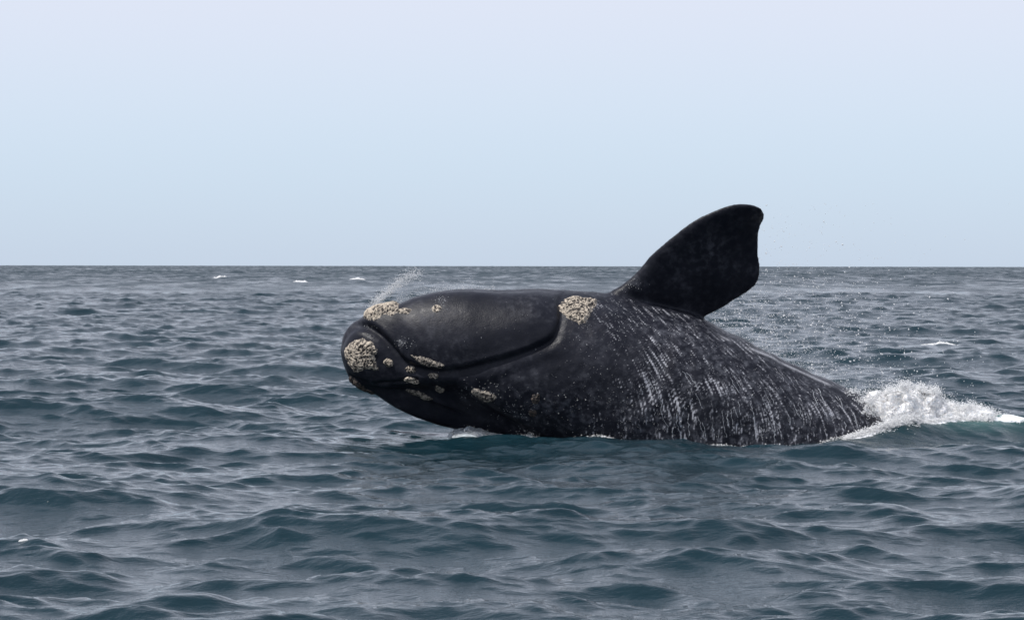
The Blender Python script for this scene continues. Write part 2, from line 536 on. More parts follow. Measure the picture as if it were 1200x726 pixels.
def body_loft():
    t = np.arange(len(ST))
    tt = np.linspace(0, len(ST) - 1, 420)
    c = catmull(ST, 420)
    c = np.stack([np.interp(tt, t, ST[:, i]) if i == 0 else c[:, i] for i in range(4)], 1)
    c[:, 0] = catmull(ST, 420)[:, 0]
    nv = 160
    a = np.linspace(0, 2 * math.pi, nv, endpoint=False)
    x, zt = from_px(c[:, 0], c[:, 1]); _, zb = from_px(c[:, 0], c[:, 2])
    zc, h, w = (zt + zb) / 2, (zt - zb) / 2, c[:, 3]
    V = np.zeros((len(c), nv, 3))
    V[:, :, 0] = x[:, None]
    ca, sa = np.cos(a), np.sin(a)
    V[:, :, 1] = w[:, None] * (np.sign(ca) * np.abs(ca) ** 0.9)[None]
    V[:, :, 2] = zc[:, None] + h[:, None] * (np.sign(sa) * np.abs(sa) ** 0.95)[None]
    n = len(c)
    V = V.reshape(-1, 3)
    faces = grid_faces(n, nv, True)
    e0 = len(V)
    V = np.vstack([V, [[x[0] - 0.004, 0, zc[0]], [x[-1] + .05, 0, zc[-1]]]])
    caps = [[e0, (j + 1) % nv, j, j] for j in range(nv)] + [[e0 + 1, (n - 1) * nv + j, (n - 1) * nv + (j + 1) % nv, (n - 1) * nv + (j + 1) % nv] for j in range(nv)]
    return V, [list(f) for f in faces] + [f[:3] for f in caps]

def flipper_loft():
    q = lambda pts: [(640 + a / 4.0, 220 + b / 4.0) for a, b in pts]
    lead = q([(330, 640), (275, 560), (300, 484), (345, 460), (400, 418), (450, 366), (490, 316), (560, 255), (640, 190), (700, 148), (780, 110), (840, 86), (900, 74), (960, 77), (1003, 93), (1019, 112)])
    trail = q([(480, 700), (520, 640), (560, 592), (640, 592), (715, 606), (765, 600), (880, 527), (950, 482), (988, 445), (1002, 400), (1001, 350), (994, 310), (995, 240), (1001, 186), (1018, 155), (1024, 128)])
    n, nv = 150, 56
    def matched(pts):
        c = catmull(pts, n)
        return c
    Lc, Tc = matched(lead), matched(trail)
    t = np.linspace(0, 1, n)
    V = np.zeros((n, nv, 3))
    a = np.linspace(0, 2 * math.pi, nv, endpoint=False)
    chord = 0.5 - 0.5 * np.cos(a)             # 0 leading edge .. 1 trailing edge
    thick = np.interp(t, [0, .2, .4, .7, .9, 1], [.40, .30, .19, .13, .10, .03])
    for i in range(n):
        P = Lc[i] + (Tc[i] - Lc[i]) * chord[:, None]
        x, z = from_px(P[:, 0], P[:, 1])
        prof = np.sin(a) * (1.0 - 0.55 * chord)
        lean = -0.34 * np.clip(z - 2.25, -0.4, 3) - 0.10 + 0.10 * np.sin((chord - .3) * 2.2)
        d = (D + lean) / D
        V[i, :, 0] = x * d
        V[i, :, 2] = HC + (z - HC) * d
        V[i, :, 1] = lean + prof * thick[i]
    V = V.reshape(-1, 3)
    faces = [list(f)[::-1] for f in grid_faces(n, nv, True)]
    e0 = len(V)
    V = np.vstack([V, V[:nv].mean(0), V[(n - 1) * nv:n * nv].mean(0)])
    for j in range(nv):
        faces.append([e0, j, (j + 1) % nv])
        faces.append([e0 + 1, (n - 1) * nv + (j + 1) % nv, (n - 1) * nv + j])
    return V, faces

def whale_mesh():
    Va, Fa = body_loft(); Vb, Fb = flipper_loft()
    me = bpy.data.meshes.new("tmp")
    n = len(Va)
    me.from_pydata([tuple(v) for v in np.vstack([Va, Vb])], [], Fa + [[i + n for i in f] for f in Fb])
    bm = bmesh.new(); bm.from_mesh(me)
    bmesh.ops.recalc_face_normals(bm, faces=bm.faces)
    bm.to_mesh(me); bm.free()
    o = link(bpy.data.objects.new("tmp", me))
    md = o.modifiers.new("r", 'REMESH'); md.mode = 'VOXEL'; md.voxel_size = 0.0215; md.use_smooth_shade = True
    s = o.modifiers.new("s", 'SMOOTH'); s.factor = 0.5; s.iterations = 9
    dg = bpy.context.evaluated_depsgraph_get()
    res = bpy.data.meshes.new_from_object(o.evaluated_get(dg))
    bpy.data.objects.remove(o); bpy.data.meshes.remove(me)
    return res

z1 = lambda pts: [(380 + a / 3.157, 300 + b / 3.157) for a, b in pts]
LIP = catmull(z1([(66, 300), (84, 268), (118, 250), (160, 258), (205, 285), (250, 333), (288, 380), (335, 410), (420, 426), (500, 419), (580, 401), (660, 381), (740, 356), (805, 330), (850, 297), (871, 250), (873, 205), (866, 165), (880, 138), (905, 112), (905, 60), (40, 60), (20, 290)]), 260)
LIPLINE = catmull(z1([(50, 322), (66, 292), (86, 266), (118, 250), (160, 258), (205, 285), (250, 333), (288, 380), (335, 410), (420, 426), (500, 419), (580, 401), (660, 381), (740, 356), (805, 330), (850, 297), (871, 250), (873, 205), (866, 165), (885, 142), (935, 132)]), 160)
CHEEK = np.array([(398, 462), (430, 452), (470, 449), (505, 446), (535, 447), (556, 462), (580, 478), (604, 493), (628, 508), (660, 530), (700, 560), (400, 640)], float)
RIDGE = catmull([(436, 449), (455, 459), (475, 468), (510, 483), (545, 496), (580, 508), (610, 520)], 60)
JAW = catmull([(404, 434), (412, 442), (428, 449), (446, 450), (470, 448), (488, 445)], 50)
SUBG = catmull([(566, 455), (600, 440), (640, 425), (675, 412)], 40)

ROOT_EDGE = ([690, 715, 760, 800, 830], [325, 342, 358, 368, 372])

def verts_of(me):
    a = np.zeros(len(me.vertices) * 3, np.float32); me.vertices.foreach_get('co', a)
    b = np.zeros(len(me.vertices) * 3, np.float32); me.vertices.foreach_get('normal', b)
    return a.reshape(-1, 3).astype(float), b.reshape(-1, 3).astype(float)

def mirrored_px(P):
    Q = P.copy(); Q[:, 1] = -np.abs(Q[:, 1])
    return np.stack(to_px(Q), 1)

def lic(seed, W, H, flow, dens, length=26):
    r = np.random.default_rng(seed)
    n = (r.random((H, W)) < dens) * r.uniform(0.4, 1.0, (H, W))
    yy, xx = np.mgrid[0:H, 0:W].astype(float)
    acc = np.zeros((H, W)); wsum = 0
    for sgn in (1, -1):
        X, Y = xx.copy(), yy.copy()
        for s in range(length):
            w = 1 - s / length
            xi = np.clip(np.round(X).astype(int), 0, W - 1); yi = np.clip(np.round(Y).astype(int), 0, H - 1)
            acc += n[yi, xi] * w; wsum += w
            a = flow(X, Y)
            X += sgn * np.cos(a); Y += sgn * np.sin(a)
    return acc / wsum

def build_whale():
    root = link(bpy.data.objects.new("whale", None))
    root.location = (1.5, 0, 0)
    tag(root, "black right whale breaching on its side with one flipper raised out of the sea", "whale")
    me = whale_mesh()
    P, N = verts_of(me)
    q = mirrored_px(P)
    px, py = q[:, 0], q[:, 1]
    # blend the flipper's root into the body
    ed = np.zeros(len(me.edges) * 2, np.int32); me.edges.foreach_get('vertices', ed); ed = ed.reshape(-1, 2)
    root_line = catmull([(700, 344), (722, 350), (760, 360), (800, 368), (830, 374)], 30)
    wgt = np.exp(-(seg_dist(np.stack(to_px(P), 1), root_line) / 13) ** 2)[:, None]
    deg = np.bincount(ed.ravel(), minlength=len(P))[:, None]
    for _ in range(60):
        acc = np.stack([np.bincount(ed[:, 0], P[ed[:, 1], k], len(P)) + np.bincount(ed[:, 1], P[ed[:, 0], k], len(P)) for k in range(3)], 1)
        P = P + 0.5 * wgt * (acc / deg - P)
    me.vertices.foreach_set('co', P.astype(np.float32).ravel()); me.update()
    P, N = verts_of(me)
    q = mirrored_px(P)
    px, py = q[:, 0], q[:, 1]
    body = np.where(px > 690, sstep(-7, 7, py - np.interp(px, *ROOT_EDGE)), 1.0)
    isflip = body < 0.5
    s = signed(q, LIP)
    g = seg_dist(q, LIPLINE)
    disp = np.zeros(len(P))
    side = sstep(0.15, 0.6, np.abs(N[:, 1]))
    disp += body * (0.05 * sstep(-1.5, 7, s) + 0.07 * sstep(0, 34, s)) * side
    depth = np.interp(px, [400, 440, 500, 600, 655, 690], [.07, .09, .05, .03, .03, .01])
    wid = np.interp(px, [400, 470, 520, 660], [2.4, 3.0, 2.6, 2.2]) * np.where(s < 0, 2.8, 1.0)
    disp -= body * depth * np.exp(-(g / wid) ** 2) * (0.25 + 0.75 * side)
    # under side of the head falls back behind the cheek
    c = signed(q, CHEEK)
    disp -= body * 0.26 * sstep(-6, 22, c) * side * (px > 400)
    disp += body * 0.045 * np.exp(-(seg_dist(q, RIDGE) / 3.5) ** 2) * side
    disp -= body * 0.05 * np.exp(-(seg_dist(q, JAW) / 2.5) ** 2) * side
    disp -= body * 0.014 * np.exp(-(seg_dist(q, SUBG) / 8) ** 2) * side
    # shallow fold round the root of the flipper
    fold = catmull([(700, 352), (735, 358), (770, 364), (800, 372), (822, 378)], 40)
    disp -= body * 0.02 * np.exp(-(seg_dist(q, fold) / 5) ** 2) * side
    # uneven skin
    calm = 1 - 0.75 * sstep(0, 12, s)
    disp += body * calm * 0.016 * fbm(P * 1.6, 3) + 0.004 * calm * fbm(P * 9.0, 3)
    # wrinkles down the flank
    wr = np.sin((px * 0.16 + 3 * fbm(P * 0.9, 2)) + py * 0.05)
    disp += body * 0.008 * wr * sstep(690, 760, px)
    P = P + N * disp[:, None]
    me.vertices.foreach_set('co', P.astype(np.float32).ravel()); me.update()
    # runoff map: noise smeared along the way the water drains
    x0, y0, sc = 560, 325, 1.6
    W, H = int(520 * sc), int(210 * sc)
    def flow(X, Y):
        ppx, ppy = X / sc + x0, Y / sc + y0
        top = np.interp(ppx.ravel(), ST[:, 0], ST[:, 1]).reshape(ppx.shape)
        k = np.clip((ppy - top) / (520 - top + 1e-3), 0, 1)
        along = np.interp(ppx.ravel(), [640, 740, 860, 1020], [50, 45, 40, 33]).reshape(ppx.shape)
        return np.radians(along + (84 - along) * np.clip(k * 1.35 - .1, 0, 1) ** 1.2)
    yy, xx = np.mgrid[0:H, 0:W]
    gx, gy = xx / sc + x0, yy / sc + y0
    pts = np.stack([gx.ravel(), gy.ravel(), np.zeros(gx.size)], 1)
    patch = (fbm(pts * [0.030, 0.042, 1], 3).reshape(H, W))
    l1 = lic(3, W, H, flow, 0.026, 40)
    l2 = lic(4, W, H, flow, 0.045, 15)
    l3 = lic(8, W, H, flow, 0.10, 2)
    tops = np.interp(gx.ravel(), ST[:, 0], ST[:, 1]).reshape(gx.shape)
    low = np.clip((gy - tops) / (520 - tops), 0, 1)
    zone = sstep(690, 770, gx) * (0.6 + 0.4 * sstep(.25, .75, low))
    img = 60.0 * np.maximum(l1 - 0.019, 0) * sstep(-0.45, 0.7, patch) * zone
    img += 17.0 * np.maximum(l2 - 0.036, 0) * sstep(-0.5, 0.5, -patch) * sstep(640, 720, gx) * (0.55 + .45 * low)
    img += 0.9 * np.maximum(l3 - 0.10, 0) * sstep(560, 640, gx) * sstep(-.4, .6, patch)
    px2, py2 = to_px(P)
    iu = np.clip(((px2 - x0) * sc), 0, W - 2); iv = np.clip(((py2 - y0) * sc), 0, H - 2)
    a = iu.astype(int); b = iv.astype(int); fu = iu - a; fv = iv - b
    run = img[b, a] * (1 - fu) * (1 - fv) + img[b, a + 1] * fu * (1 - fv) + img[b + 1, a] * (1 - fu) * fv + img[b + 1, a + 1] * fu * fv
    run = np.where((px2 < x0 + 2) | (py2 < y0 + 2), 0, run)
    run *= np.where(isflip, sstep(720, 700, px2) * 0.3, 1.0)
    # pale band along the back: runoff plus the sun's sheen painted in
    back = catmull([(820, 374), (850, 392), (880, 404), (905, 414), (917, 421), (950, 436), (985, 452), (1004, 464)], 80)
    bl = seg_dist(np.stack([px2, py2 + 0.0], 1), back + np.array([0, 4.0]))
    run = np.maximum(run, 0.75 * np.exp(-(bl / 1.8) ** 2) * sstep(-.45, .35, fbm(P * [2.2, 0, 2.2], 3)) * body * (px2 > 815))
    scuff_sheen = body * (0.55 * np.exp(-(((px - 655) / 75) ** 2 + ((py - 480) / 35) ** 2)) + 0.5 * sstep(700, 800, px)
                    + 0.35 * np.exp(-(((px - 625) / 30) ** 2 + ((py - 365) / 14) ** 2))  # sheen high on the lip, painted as paler skin
                    + 0.5 * np.exp(-(((px - 474) / 10) ** 2 + ((py - 402) / 6) ** 2)) + 0.22 * np.exp(-(((px - 520) / 45) ** 2 + ((py - 412) / 14) ** 2)))  # first spot is the snout highlight, painted as a pale patch
    scuff_sheen += (1 - body) * (0.10 + 0.25 * np.exp(-(((px - 830) / 22) ** 2 + ((py - 290) / 18) ** 2)) + 0.4 * np.exp(-(((px - 745) / 9) ** 2 + ((py - 330) / 8) ** 2)))
    attr(me, 'runoff_sheen', np.clip(run, 0, 1.3)); attr(me, 'scuff_sheen', np.clip(scuff_sheen, 0, 1))
    me.name = "body"; me.materials.clear(); me.materials.append(M_SKIN)
    me.polygons.foreach_set('use_smooth', np.ones(len(me.polygons), bool))
    o = link(bpy.data.objects.new("body", me)); o.parent = root
    o.location = (-1.5, 0, 0)
    return root, o

WHALE, BODY = build_whale()
BP, BN = verts_of(BODY.data)
BPX = np.stack(to_px(BP), 1)
_faces = np.zeros(len(BODY.data.loops), np.int32); BODY.data.loops.foreach_get('vertex_index', _faces)
_ls = np.zeros(len(BODY.data.polygons), np.int32); BODY.data.polygons.foreach_get('loop_start', _ls)
BF = np.stack([_faces[_ls + i] for i in range(4)], 1) if len(_faces) == 4 * len(_ls) else None
TREE = BVHTree.FromPolygons([tuple(v) for v in BP], [tuple(f) for f in BF.tolist()])

def refine(V, Nn, Fq):
    """split every quad into four"""
    e = np.sort(np.concatenate([Fq[:, [i, (i + 1) % 4]] for i in range(4)]), 1)
    u, inv = np.unique(e, axis=0, return_inverse=True)
    inv = inv.reshape(4, -1) + len(V)
    mid = (V[u[:, 0]] + V[u[:, 1]]) / 2; mn = Nn[u[:, 0]] + Nn[u[:, 1]]
    cen = V[Fq].mean(1); cn = Nn[Fq].sum(1)
    ci = np.arange(len(Fq)) + len(V) + len(u)
    V2 = np.vstack([V, mid, cen]); N2 = np.vstack([Nn, mn, cn]); N2 /= np.linalg.norm(N2, axis=1)[:, None] + 1e-9
    m = inv
    F2 = np.concatenate([np.stack([Fq[:, i], m[i], ci, m[(i + 3) % 4]], 1) for i in range(4)])
    return V2, N2, F2

def callosity(poly, mat, height, knobs, label=None, ymax=0.3, levels=2, soft=None, seed=0):
    poly = catmull(list(poly) + [poly[0]], 60)[:-1]
    lo, hi = poly.min(0) - 5, poly.max(0) + 5
    ok = (BPX[:, 0] > lo[0]) & (BPX[:, 0] < hi[0]) & (BPX[:, 1] > lo[1]) & (BPX[:, 1] < hi[1]) & (BP[:, 1] < ymax)
    f = BF[ok[BF].all(1)]
    ids, inv = np.unique(f, return_inverse=True)
    V, Nn, Fq = BP[ids], BN[ids], inv.reshape(-1, 4)
    for _ in range(levels):
        V, Nn, Fq = refine(V, Nn, Fq)
    q = np.stack(to_px(V), 1)
    s = signed(q, poly) + min(2.2, 0.1 * np.ptp(poly[:, 1])) * fbm(V * 9 + seed, 3)
    soft = soft or max(1.5, min(np.ptp(poly[:, 0]), np.ptp(poly[:, 1])) * 0.22)
    prof = sstep(-0.6, soft, s)
    k = fbm(V * knobs * 1.7 + seed * 3.1, 4, 0.6)
    kn = 1 - np.abs(k) * 1.6                    # billowy, cauliflower-like
    off = np.where(s < -0.6, -0.03, -0.012 + height * prof * (0.8 + 0.3 * kn))
    V = V + Nn * off[:, None]
    keep = (s > -2.5)[Fq].any(1)
    Fq = Fq[keep]
    lab = np.arange(len(V))                    # keep the largest connected piece
    for _ in range(400):
        m = lab[Fq].min(1); new = lab.copy()
        np.minimum.at(new, Fq.ravel(), np.repeat(m, 4))
        if (new == lab).all(): break
        lab = new
    fl = lab[Fq[:, 0]]; u, cnt = np.unique(fl, return_counts=True)
    Fq = Fq[fl == u[cnt.argmax()]]
    ids, inv = np.unique(Fq, return_inverse=True)
    me = mesh_np("callosity", V[ids], inv.reshape(-1, 4))
    attr(me, 'knob', kn[ids] - 0.5)
    me.materials.append(mat)
    o = link(bpy.data.objects.new("callosity", me)); o.parent = WHALE
    o.location = (-1.5, 0, 0)
    if label:
        o['label'] = label
    return o

zA = lambda pts: [(390 + a / 7.26, 330 + b / 7.26) for a, b in pts]
zB = lambda pts: [(395 + a / 7.26, 400 + b / 7.26) for a, b in pts]
zC = lambda pts: [(500 + a / 6.667, 430 + b / 6.667) for a, b in pts]
zD = lambda pts: [(640 + a / 7.257, 330 + b / 7.257) for a, b in pts]
bpy.context.view_layer.update()
callosity(zA([(240, 270), (300, 200), (390, 120), (540, 110), (575, 215), (640, 225), (668, 248), (640, 278), (560, 282), (500, 305), (430, 300), (390, 325), (300, 342), (262, 305)]), M_CAL, 0.075, 11, "large cream crusty callosity on top of the snout", 0.34, seed=1)
callosity(zA([(130, 505), (200, 478), (290, 488), (360, 530), (390, 590), (375, 640), (392, 720), (380, 760), (300, 765), (220, 790), (150, 745), (112, 690), (100, 600)]), M_CAL, 0.055, 11, "large round cream callosity on the tip of the jaw", seed=2)
callosity(zA([(828, 228), (865, 198), (912, 205), (934, 230), (908, 262), (855, 260)]), M_CAL, 0.035, 16, seed=3)
callosity(zB([(398, 160), (430, 142), (470, 160), (482, 190), (468, 222), (430, 215), (404, 192)]), M_CAL, 0.05, 16, seed=4)
callosity(zB([(580, 235), (610, 208), (655, 212), (678, 245), (650, 270), (605, 268)]), M_CAL, 0.05, 16, seed=5)
callosity(zB([(555, 320), (600, 300), (650, 305), (695, 335), (690, 358), (630, 355), (580, 340)]), M_CAL, 0.045, 16, seed=6)
callosity(zB([(776, 285), (800, 264), (840, 270), (862, 295), (840, 318), (795, 315)]), M_CAL, 0.05, 16, seed=7)
callosity(zB([(828, 398), (850, 380), (895, 395), (915, 415), (890, 436), (845, 422)]), M_CALG, 0.045, 16, seed=8)
callosity(zB([(632, 115), (690, 116), (760, 140), (840, 168), (908, 198), (900, 224), (820, 215), (740, 205), (670, 165)]), M_CALG, 0.06, 14, "long grey callosity along the lip edge", seed=9)
callosity(zB([(568, 418), (620, 402), (690, 412), (760, 445), (828, 488), (810, 502), (730, 490), (640, 450)]), M_CALG, 0.045, 14, seed=10)
callosity(zC([(345, 195), (375, 165), (450, 170), (520, 195), (555, 235), (520, 265), (450, 270), (390, 240)]), M_CALG, 0.05, 13, seed=11)
callosity(zC([(828, 215), (870, 205), (898, 235), (885, 280), (840, 290), (815, 255)]), M_CALD, 0.03, 13, seed=12)
callosity(zC([(795, 335), (840, 325), (865, 365), (840, 395), (800, 380)]), M_CALD, 0.03, 13, seed=13)
callosity(zD([(105, 200), (150, 140), (230, 118), (330, 122), (430, 140), (440, 210), (400, 270), (375, 330), (300, 372), (230, 350), (165, 310), (120, 260)]), M_CAL, 0.06, 10, "oval cream callosity at the back corner of the lip", seed=14)
callosity(zB([(92, 285), (130, 292), (200, 350), (270, 405), (345, 440), (300, 452), (220, 425), (150, 385), (110, 340)]), M_CALD, 0.05, 13, "dark brown crusty patch under the jaw tip", ymax=0.5, seed=15)

# ------------------------------------------------------------------ water on and round the whale
OCT_V = np.array([(1, 0, 0), (-1, 0, 0), (0, 1, 0), (0, -1, 0), (0, 0, 1), (0, 0, -1)], float)
OCT_F = np.array([(0, 2, 4), (2, 1, 4), (1, 3, 4), (3, 0, 4), (2, 0, 5), (1, 2, 5), (3, 1, 5), (0, 3, 5)])

def droplets(name, C, R, mat, stretch=None):
    n = len(C)
    r = np.random.default_rng(n)
    # each drop turned its own way and a little out of round
    ax = r.normal(size=(n, 3, 3)); Q = np.linalg.qr(ax)[0]
    sc = R[:, None, None] * (r.uniform(0.75, 1.3, (n, 1, 3)))
    V = np.einsum('nij,nvj->nvi', Q, OCT_V[None] * sc)
    if stretch is not None:
        V = V * stretch[:, None, :]
    V = (V + C[:, None, :]).reshape(-1, 3)
    Fc = (OCT_F[None] + 6 * np.arange(n)[:, None, None]).reshape(-1, 3)
    me = mesh_np(name, V, Fc)
    me.materials.append(mat)
    return link(bpy.data.objects.new(name, me))

def skin_hit(px, py, far=False):
    o = Vector((0, -D, HC))
    x, z = from_px(px, py)
    d = (Vector((x, 0, z)) - o).normalized()
    h = TREE.ray_cast(o, d)
    return h[0], h[1]

def rivulets():
    r = np.random.default_rng(21)
    Vs, Fs, n = [], [], 0
    specs = []
    for p in [[(767, 452), (774, 470), (777, 490), (784, 500)], [(793, 484), (794, 496), (797, 508)], [(807, 484), (807, 497), (808, 512)],
              [(818, 488), (822, 500), (826, 515)], [(846, 480), (848, 494), (852, 512)], [(852, 480), (853, 492), (855, 500)], [(857, 478), (858, 490), (860, 502)],
              [(897, 478), (902, 494), (910, 510)], [(908, 492), (913, 500), (917, 514)], [(836, 500), (837, 515)], [(843, 502), (843, 517)], [(789, 500), (789, 515)],
              [(932, 480), (939, 490)], [(892, 500), (894, 515)], [(767, 478), (768, 487)], [(800, 482), (799, 498)], [(866, 470), (868, 486)], [(880, 470), (884, 490), (888, 508)]]:
        specs.append(p)
    for _ in range(34):
        x = r.uniform(750, 1000); top = np.interp(x, ST[:, 0], ST[:, 1])
        y = r.uniform(max(top + 14, 420), 505); l = r.uniform(6, 22)
        sl = np.interp(y, [400, 500], [0.9, 0.15])
        specs.append([(x, y), (x + sl * l * .5 + r.normal(0, .8), y + l * .5), (x + sl * l, y + l)])
    for sp in specs:
        L = sum(np.hypot(b[0] - a[0], b[1] - a[1]) for a, b in zip(sp[:-1], sp[1:]))
        m = max(6, int(L / 0.9))
        c = catmull(sp, m)
        c[:, 0] += 1.1 * vnoise(np.stack([c[:, 1] * .35, np.full(m, r.uniform(0, 99)), np.zeros(m)], 1))
        rad = r.uniform(0.0025, 0.0058) * np.clip(1 + 0.8 * vnoise(np.stack([np.arange(m) * .7, np.full(m, r.uniform(0, 99)), np.zeros(m)], 1)), .25, 2)
        rad[0] *= .3; rad[-1] *= .4
        ring = []
        for (x, y), q in zip(c, rad):
            h, nn = skin_hit(x, y)
            if h is None:
                ring = []; break
            t1 = Vector((0, 0, 1)).cross(nn); t1 = t1.normalized() if t1.length > 1e-3 else Vector((1, 0, 0))
            p0 = h + nn * q * 0.3
            for a in range(5):
                an = 2 * math.pi * a / 5
                ring.append(p0 + (t1 * math.cos(an) + nn * math.sin(an) * 0.8) * q)
        if not ring:
            continue
        Vs.append(np.array([tuple(v) for v in ring])); Fs.append(grid_faces(m, 5, True) + n); n += len(ring)
    me = mesh_np("running_water", np.vstack(Vs), np.vstack(Fs))
    me.materials.append(M_RUN)
    o = link(bpy.data.objects.new("running_water", me))
    tag(o, "thin white trickles of water running down the whale's flank", "water", kind="stuff")
rivulets()

def skin_drops():
    r = np.random.default_rng(31)
    C, R = [], []
    while len(C) < 950:
        x = r.uniform(470, 1020); y = r.uniform(338, 516)
        dens = np.interp(x, [400, 520, 600, 700, 780, 1020], [.1, .18, .5, .9, .75, .6]) * np.interp(y, [338, 400, 460, 516], [.6, .8, 1, 1])
        if x < 660 and y < 440: dens *= 0.25
        if x < 610 and y > 455: dens *= .15
        if r.random() > dens: continue
        if vnoise(np.array([[x * .06, y * .09, 0]]))[0] + .5 * vnoise(np.array([[x * .2, y * .2, 5]]))[0] < r.uniform(-.7, .5): continue
        if y < np.interp(x, *ROOT_EDGE) + 2 and x > 700: continue
        h, nn = skin_hit(x, y)
        if h is None: continue
        C.append(tuple(h + nn * abs(r.normal(0, .03)))); R.append(.0016 + .0016 * r.exponential())
    for cx, cy, sx, sy, k in ((434, 383, 4, 1.5, 16), (433, 394, 3, 1.5, 18), (472, 401, 6, 3, 60), (517, 352, 4, 5, 60), (744, 331, 5, 4, 26), (735, 337, 8, 4, 16), (566, 461, 18, 7, 90), (605, 482, 14, 8, 70)):  # bead clusters on the snout stand in for glints on wet skin
        for _ in range(k):
            h, nn = skin_hit(r.normal(cx, sx), r.normal(cy, sy))
            if h is None: continue
            C.append(tuple(h + nn * .004)); R.append(r.uniform(.002, .0065))
    o = droplets("water_beads", np.array(C), np.array(R), M_DROP)
    tag(o, "small beads of water on the whale's black skin", "water drops", kind="stuff")
skin_drops()

def at_px(px, py, y):
    x, z = from_px(px, py, y)
    return np.stack([x, y, z], 1)

def splash():
    # heaped white water
    r = np.random.default_rng(41)
    top = np.array([(1004, 500), (1012, 474), (1020, 462), (1030, 458), (1040, 454), (1052, 449), (1060, 446), (1070, 450), (1080, 449), (1094, 452), (1104, 460), (1114, 467), (1126, 471), (1140, 470), (1152, 473), (1166, 479), (1180, 486), (1196, 494), (1212, 503), (1226, 514)], float)
    top[2:-2, 1] += np.interp(top[2:-2, 0], [1020, 1060, 1100, 1150, 1200], [4, 7, 7, 3, 1])
    nx, ny = 300, 120
    px = np.linspace(1004, 1226, nx)
    tp = np.interp(px, top[:, 0], top[:, 1])
    u = np.linspace(0, 1, ny)
    PX, U = np.meshgrid(px, u, indexing='ij')
    TP = np.repeat(tp[:, None], ny, 1)
    yc = np.interp(PX, [1004, 1050, 1120, 1226], [0.35, 0.55, 0.55, 0.45])
    yf = np.interp(PX, [1004, 1040, 1120, 1170, 1226], [0.75, 0.85, 0.5, 0.22, 0.15])
    yb = np.interp(PX, [1004, 1040, 1120, 1226], [0.8, 1.3, 1.0, 0.6])
    Y = np.where(U < .5, yc - yf * (1 - 2 * U), yc + yb * (2 * U - 1))
    x = (PX - 600) * (D + yc) / F
    ztop = HC - (TP - HY) * (D + yc) / F
    sea, _, _ = sea_at(x.ravel(), Y.ravel()); sea = sea.reshape(x.shape)
    bell = np.cos((U - .5) * math.pi) ** 1.1
    z = sea - 0.12 + (ztop - sea + 0.12 - 0.05) * bell
    pts = np.stack([x, Y, z], -1).reshape(-1, 3)
    n1 = fbm(pts * 5.5, 5, 0.62); n2 = fbm(pts * 5.5 + 40, 5, 0.62); n3 = fbm(pts * 5.0 + 80, 4, 0.6)
    amp = (bell.ravel() ** .5) * np.interp(PX.ravel(), [1004, 1020, 1100, 1160, 1226], [.03, .08, .07, .05, .03])
    pts[:, 0] += amp * n3 * 1.2
    pts[:, 1] += amp * n2 * 1.5
    pts[:, 2] += amp * (n1 * 1.1)
    me = mesh_np("splash", pts, grid_faces(nx, ny)[:, ::-1])
    me.materials.append(M_HEAP)
    o = link(bpy.data.objects.new("splash", me))
    tag(o, "heap of white water thrown up where the whale's back enters the sea", "splash", kind="stuff")
    # spray coming off the heap
    n = 38000
    i = r.integers(0, len(pts), n)
    base = pts[i]
    side = base[:, 0]
    up = r.exponential(np.interp(base[:, 0], [5.8, 6.2, 6.7, 7.4, 8.9], [.035, .05, .055, .03, .015]))
    C = base + np.stack([r.normal(0, .05, n), r.normal(0, .08, n), up], 1)
    R = r.uniform(.003, .0085, n) * np.where(r.random(n) < .04, 1.9, 1)
    # jets
    jets = []
    for jx, jy, h, w, k in ((1058, 450, 10, 3, 300), (1064, 448, 7, 4, 260), (1080, 452, 7, 5, 260), (1096, 454, 8, 4, 260), (1043, 456, 9, 4, 240), (1030, 460, 8, 4, 200), (1020, 468, 12, 4, 380), (1015, 480, 14, 3, 420), (1023, 482, 14, 5, 350), (1010, 466, 6, 5, 220), (1000, 456, 5, 8, 200)):
        t = r.random(k) ** 1.4
        P = at_px(jx + r.normal(0, w, k) * (1 - .5 * t), jy + 4 - .6 * h * t + r.normal(0, 2, k), r.uniform(-.1, .8, k) if jx > 1027 else r.uniform(-.9, .2, k))
        jets.append(P)
    # froth along the water line in front
    k = 5200
    t = r.random(k)
    ln = catmull([(988, 511), (1005, 508.5), (1025, 505), (1045, 500), (1062, 494)], 50)
    P = np.stack([np.interp(t, np.linspace(0, 1, 50), ln[:, 0]), np.interp(t, np.linspace(0, 1, 50), ln[:, 1])], 1)
    P[:, 1] += r.normal(0, 1, k) * np.interp(t, [0, .5, 1], [1.3, 2.4, 3.0])
    def on_sea(fx, fy, lift):
        h, X, Y = sea_at(fx, fy)
        return np.stack([X, Y, h + lift], 1)
    fx = np.interp(t, [0, 1], [5.45, 6.75]) + r.normal(0, .04, k)
    wdt = np.interp(t, [0, .4, 1], [.05, .11, .16])
    jets.append(on_sea(fx, np.interp(fx, [5.4, 6, 6.6, 7.4], [-1.45, -1.2, -.72, -.12]) + r.normal(0, 1, k) * wdt, np.abs(r.normal(0, 1, k)) * wdt * .45))
    # curl of foam on the pushed-up wave
    k = 2600
    t = r.random(k)
    ln = catmull([(1080, 490), (1110, 488), (1135, 489), (1150, 491), (1158, 494)], 50)
    P = np.stack([np.interp(t, np.linspace(0, 1, 50), ln[:, 0]), np.interp(t, np.linspace(0, 1, 50), ln[:, 1])], 1)
    fx = np.interp(t, [0, 1], [6.7, 8.1]) + r.normal(0, .03, k)
    jets.append(on_sea(fx, np.interp(fx, [6.6, 7.4, 8.5], [-.74, -.12, .12]) + r.normal(0, .06, k), np.abs(r.normal(0, .025, k))))
    J = np.vstack(jets)
    C = np.vstack([C, J]); R = np.r_[R, r.uniform(.005, .014, len(J))]
